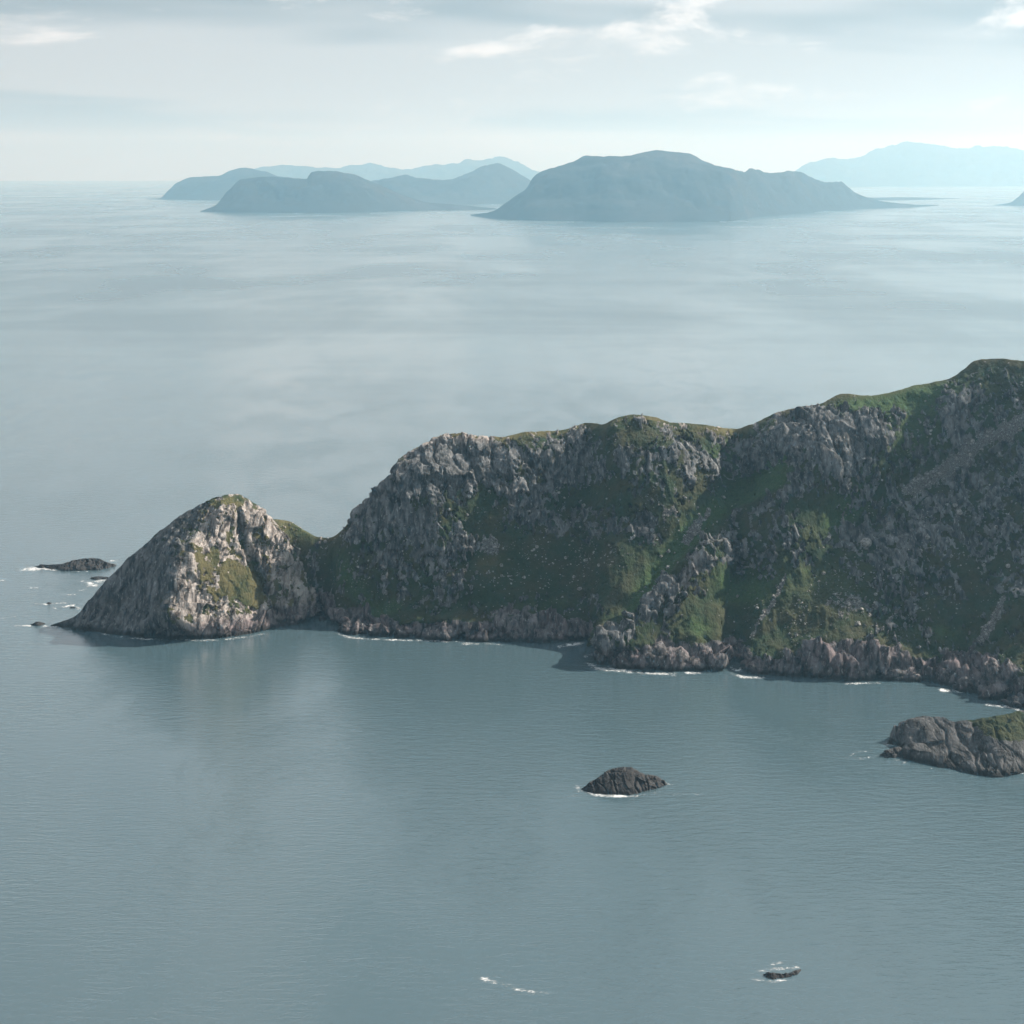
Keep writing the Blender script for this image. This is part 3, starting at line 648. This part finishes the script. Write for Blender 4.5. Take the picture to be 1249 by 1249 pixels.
far_island('island', [(574, 263), (600, 266), (640, 269), (700, 270), (760, 271), (830, 271), (890, 270), (915, 266), (970, 261), (1020, 257), (1060, 254.5), (1105, 253.5), (1145, 250.5)],
           [(574, 262), (600, 258), (620, 245), (640, 230), (655, 212), (670, 206), (700, 196), (715, 190), (740, 190.5), (760, 190), (790, 186), (803, 184.5), (840, 188), (860, 196), (890, 205), (905, 208), (920, 206), (935, 210), (970, 208), (990, 215), (1010, 222), (1025, 221.5), (1040, 232), (1060, 241), (1090, 247), (1120, 249.5), (1145, 250)],
           0.42, 2600, 'broad dark whale-backed island, largest across the water', 420, 60)
far_island('island', [(244, 258.5), (300, 259.5), (400, 260), (500, 257.5), (560, 256.5), (612, 255.5)],
           [(244, 258), (262, 250), (275, 235), (295, 217), (320, 215.5), (345, 217), (374, 219), (381, 211.5), (400, 209), (430, 212), (445, 218), (470, 228), (500, 240), (520, 246), (560, 250), (612, 255)],
           0.42, 2200, 'dark blue island with a blunt double summit and long low tail', 300, 50)
far_island('island', [(178, 243), (240, 244), (330, 245), (440, 246), (520, 246)], [(178, 242.6), (195, 242), (205, 232), (216, 223), (235, 216), (265, 213), (280, 208), (295, 204), (315, 207), (345, 215), (380, 218), (440, 226), (520, 245)],
           0.35, 2500, 'paler blue island rising behind the dark double-topped one', 240, 40)
far_island('island', [(420, 248), (500, 249), (560, 249), (640, 248), (700, 246)], [(420, 240), (450, 220), (480, 216), (495, 213), (510, 217), (545, 219), (570, 210), (590, 202), (605, 199), (625, 206), (645, 218), (670, 230), (700, 245)],
           0.32, 2600, 'pale blue conical hill between the two darker islands', 220, 40)
far_island('mountain_range', [(270, 229), (400, 229.5), (560, 229.5), (720, 229)], [(270, 228.5), (300, 208), (330, 202), (345, 200), (380, 203), (410, 204), (450, 199), (470, 203), (500, 206), (520, 202), (555, 200), (570, 194), (590, 195), (610, 190), (630, 197), (650, 207), (680, 215), (720, 228)],
           0.25, 5000, 'faint long mountain ridge farthest away behind the conical hill', 260, 30, 120)
far_island('mountain_range', [(930, 228), (1000, 228), (1100, 227.5), (1249, 227), (1500, 227)], [(930, 227.5), (955, 214), (970, 207), (985, 200), (1000, 195), (1040, 193), (1060, 185), (1090, 176), (1105, 172), (1140, 176), (1170, 180), (1200, 178), (1249, 182), (1300, 176), (1400, 196), (1500, 226)],
           0.25, 6000, 'pale turquoise mountain massif beyond the bright strip of water', 260, 30, 160)
far_island('island', [(1212, 250.5), (1249, 251), (1320, 251), (1400, 250)], [(1212, 250), (1232, 247), (1243, 238), (1252, 230), (1280, 216), (1330, 222), (1400, 249)], 0.4, 1500,
           'steep blue island cut off by the picture edge beside the bright strait'.replace('cut off by the picture edge ', ''), 120, 30)
far_island('island', [(1045, 243.5), (1080, 244.5), (1120, 244), (1172, 242)], [(1045, 240), (1070, 241), (1100, 240.5), (1140, 241.3), (1172, 241.8)], 0.2, 500, 'thin flat skerry lying in the bright strait', 100, 12, 4)
print('islands', round(time.time() - T0, 1))

# ------------------------------------------------------------------ foam on the water
def foam(label, pts, z=0.12, group=None, dv=0.0):
    """pts: polylines of (u, v, half width in picture units along v, strength)"""
    pts = [[(q[0], q[1] + dv, q[2] * (1.7 if dv else 1), q[3]) for q in pl] for pl in pts]
    allp = np.array([q for pl in pts for q in pl], float)
    mw = allp[:, 2].max() * 3 + 2
    cor = np.array([at_z(a, b) for a in (allp[:, 0].min() - 3 * mw, allp[:, 0].max() + 3 * mw) for b in (allp[:, 1].min() - mw, allp[:, 1].max() + mw)])
    x0, y0 = cor[:, :2].min(0); x1, y1 = cor[:, :2].max(0)
    st = 1.1
    X, Y = np.meshgrid(np.arange(x0, x1, st), np.arange(y0, y1, st * 2.2))
    P = np.stack([X, Y, np.full_like(X, z)], -1); u, v = to_px(P)
    a = np.zeros_like(u)
    for pl in pts:
        for (ua, va, wa, sa), (ub, vb, wb, sb) in zip(pl[:-1], pl[1:]):
            A, B = at_z(ua, va)[:2], at_z(ub, vb)[:2]; d = B - A; t = np.clip(((X - A[0]) * d[0] + (Y - A[1]) * d[1]) / (d @ d), 0, 1)
            vv = va + (vb - va) * t; uu = ua + (ub - ua) * t; w = wa + (wb - wa) * t
            a = np.maximum(a, (sa + (sb - sa) * t) * np.exp(-(((v - vv) / w) ** 2 + ((u - uu) / (2.2 * w)) ** 2)))
    a = a * (0.85 + 1.0 * fbm(P / np.array([9.0, 16, 1]) + 4, 3))
    kc = np.maximum.reduce([a[:-1, :-1], a[1:, :-1], a[:-1, 1:], a[1:, 1:]]) > 0.05
    used = np.zeros(a.shape, bool); used[:-1, :-1] |= kc; used[1:, :-1] |= kc; used[:-1, 1:] |= kc; used[1:, 1:] |= kc
    remap = -np.ones(a.size, int); remap[used.ravel()] = np.arange(used.sum())
    idx = np.arange(a.size).reshape(a.shape)
    q = np.stack([idx[:-1, :-1], idx[:-1, 1:], idx[1:, 1:], idx[1:, :-1]], -1)[kc]
    o = raw_mesh('sea_foam', P.reshape(-1, 3)[used.ravel()], remap[q], dict(foam=a.ravel()[used.ravel()]), FOAM)
    return tag(o, label, 'foam', group, 'stuff')
foam('thin white foam ringing the lone dark hump of rock', [[(703, 958, 2, .7), (708, 964, 3, .8), (725, 969, 2.5, .9), (745, 971, 2.2, .95), (775, 971, 2, .9), (800, 967, 2, .5)], [(690, 972, 2, .4), (712, 970, 3, .5)], [(800, 971, 1.5, .4), (835, 968, 2, .6), (868, 969, 1.5, .45)], [(806, 953, 1.5, .6), (817, 957, 2, .7)]])
foam('pale drawn-out foam streak alone on smooth open water', [[(588, 1194, 4, .8), (604, 1198, 4, .75), (622, 1201, 3, .6)], [(628, 1206, 2.5, .7), (650, 1210, 2.5, .85), (672, 1211, 2, .7)], [(604, 1190, 3, .4), (622, 1195, 3, .4)]])
foam('foam around the thin black curling rock', [[(926, 1184, 2.5, .6), (948, 1182, 3, .8), (972, 1180, 2.5, .7)], [(944, 1176, 2.5, .8), (953, 1174, 2, .7)], [(918, 1194, 2, .7), (940, 1197, 2, .95), (968, 1195, 1.8, .8)]])
foam('curl of foam off the small black rock by the grassy islet', [[(1038, 921, 2, .6), (1045, 917, 2, .65), (1062, 916, 1.5, .5)], [(1036, 924, 2.4, .6), (1050, 926, 2, .55), (1070, 922, 1.8, .8)], [(1080, 908, 1.3, .7), (1098, 910, 1.6, .9), (1108, 912, 1, .6)], [(1086, 928, 1.5, .5), (1104, 926, 2.2, .7), (1103, 931, 2, .5)], [(1125, 935, 1, .5), (1160, 941, 1, .5), (1190, 948, 1, .45)], [(1236, 944, 1.2, .8), (1249, 943, 1.2, .7)]])
foam('broken white surf along the foot of the rock rib and headland', [[(716, 806, 2, .7), (728, 812, 2.4, .9), (755, 815, 2.2, .9), (778, 818, 1.6, .75), (800, 819, 1.5, .8), (822, 820, 1.5, .85)], [(838, 818, 1.4, .9), (852, 818, 1.2, .8)], [(890, 818, 1.3, .6), (905, 823, 1.5, .9), (930, 824, 1.3, .8)],
     [(715, 798, 1.6, .6), (727, 794, 1.6, .7)], [(1034, 831, 1.2, .9), (1048, 831, 1.2, .9), (1072, 830, 1, .8)], [(1150, 839, 1.8, 1.0), (1172, 841, 1.4, .9)], [(1186, 839, 1.2, .8), (1212, 843, 1.2, .8)], [(1204, 857, 1.3, .8), (1225, 859, 1.6, 1), (1242, 863, 1.4, .9)], [(892, 811, 2, .6), (899, 815, 2, .8), (903, 812, 1.5, .6)]], dv=2.5)
foam('thin white line of foam under the bluff west of the rib'.replace(' west of the rib', ' beside the narrow neck'), [[(410, 769, 1.2, .6), (425, 775, 1.4, .8), (450, 777, 1.1, .6), (485, 778, 1.2, .8), (515, 779, 1, .8), (545, 780, 1.1, .75), (575, 782, 1, .6)], [(565, 783, 1.5, .8), (582, 783, 1.2, .7)], [(590, 782, 1, .7), (612, 784, 1, .5)], [(683, 786, 1.6, .8), (700, 783, 2, 1), (710, 782, 1.5, .8)]], dv=2.5)
foam('foam line along the waterline of the pyramid knoll', [[(125, 772, 1.2, .7), (140, 776, 1.3, .6)], [(148, 776, 1.2, .6), (175, 778.5, 1.2, .8), (205, 779, 1, .6), (235, 780, 1, .8), (265, 780, 1, .7)], [(275, 779, 1, .8), (300, 776, 1, .7), (322, 772, 1, .7)], [(55, 763, 1.2, .9), (70, 764, 1, .8)]], dv=1.0)
foam('bright white surf at the seaward end of the long low rock', [[(24, 695, 2, .8), (36, 694, 3.5, 1), (50, 693, 3.6, 1.1), (62, 695, 2, .9), (72, 697, 1.5, .9)], [(88, 697, 1, .6), (106, 697, 1, .6)], [(60, 684, 1, .5), (82, 683, 1, .5)], [(136, 684, 1.6, .9), (142, 684, 1.6, .8)]])
foam('churned foam patch behind the shoulder of the knoll', [[(101, 709, 2, .8), (112, 711, 4, .9), (125, 708, 3, .9)], [(108, 715, 2.5, .8), (118, 714, 2.5, .8)], [(97, 720, 1.4, .6), (105, 719, 1.2, .5)]])
foam('thin scattered foam streaks on open water off the knoll tip', [[(44, 736.5, 1.3, .6), (56, 737, 1.4, .9), (66, 736, 1.2, .8), (80, 735.5, 1.2, .8)], [(62, 740, 1.3, .6), (70, 743, 1.3, .8)], [(78, 740, 1.8, .9), (88, 738, 2, .9), (96, 742, 2, .8)], [(70, 726, 1, .6), (92, 725, 1, .6)], [(38, 717, 1.5, .8), (50, 717, 1.2, .6)],
     [(-4, 708, 1.3, .9), (6, 708, 1.2, .8)], [(-4, 755, 1.2, .7), (18, 752, 1.2, .6)], [(18, 763, 1.2, .7), (36, 763.5, 1.5, 1)], [(44, 785, 1.2, .5), (50, 785, 1, .5)]])

# ------------------------------------------------------------------ haze: the air over the whole sound
def build_haze():
    r = SEA_R + 1500; z0, z1 = -12.0, 1900.0
    V = np.array([[x, y, z] for z in (z0, z1) for x, y in ((-r, -r), (r, -r), (r, r), (-r, r))])
    Q = np.array([[0, 3, 2, 1], [4, 5, 6, 7], [0, 1, 5, 4], [1, 2, 6, 5], [2, 3, 7, 6], [3, 0, 4, 7]])
    m = NT('haze')
    pv = m.n('ShaderNodeVolumePrincipled', {'Color': (0.40, 0.73, 0.97, 1), 'Absorption Color': (1, 1, 1, 1), 'Density': 3.4e-5, 'Anisotropy': 0.6})
    m.t.links.new(pv.outputs[0], m.out.inputs['Volume'])
    o = raw_mesh('haze', V, Q, None, m.m, smooth=False)
    return tag(o, 'pale blue haze filling the air over the sound', 'haze', kind='stuff')
build_haze()
print('done', round(time.time() - T0, 1))
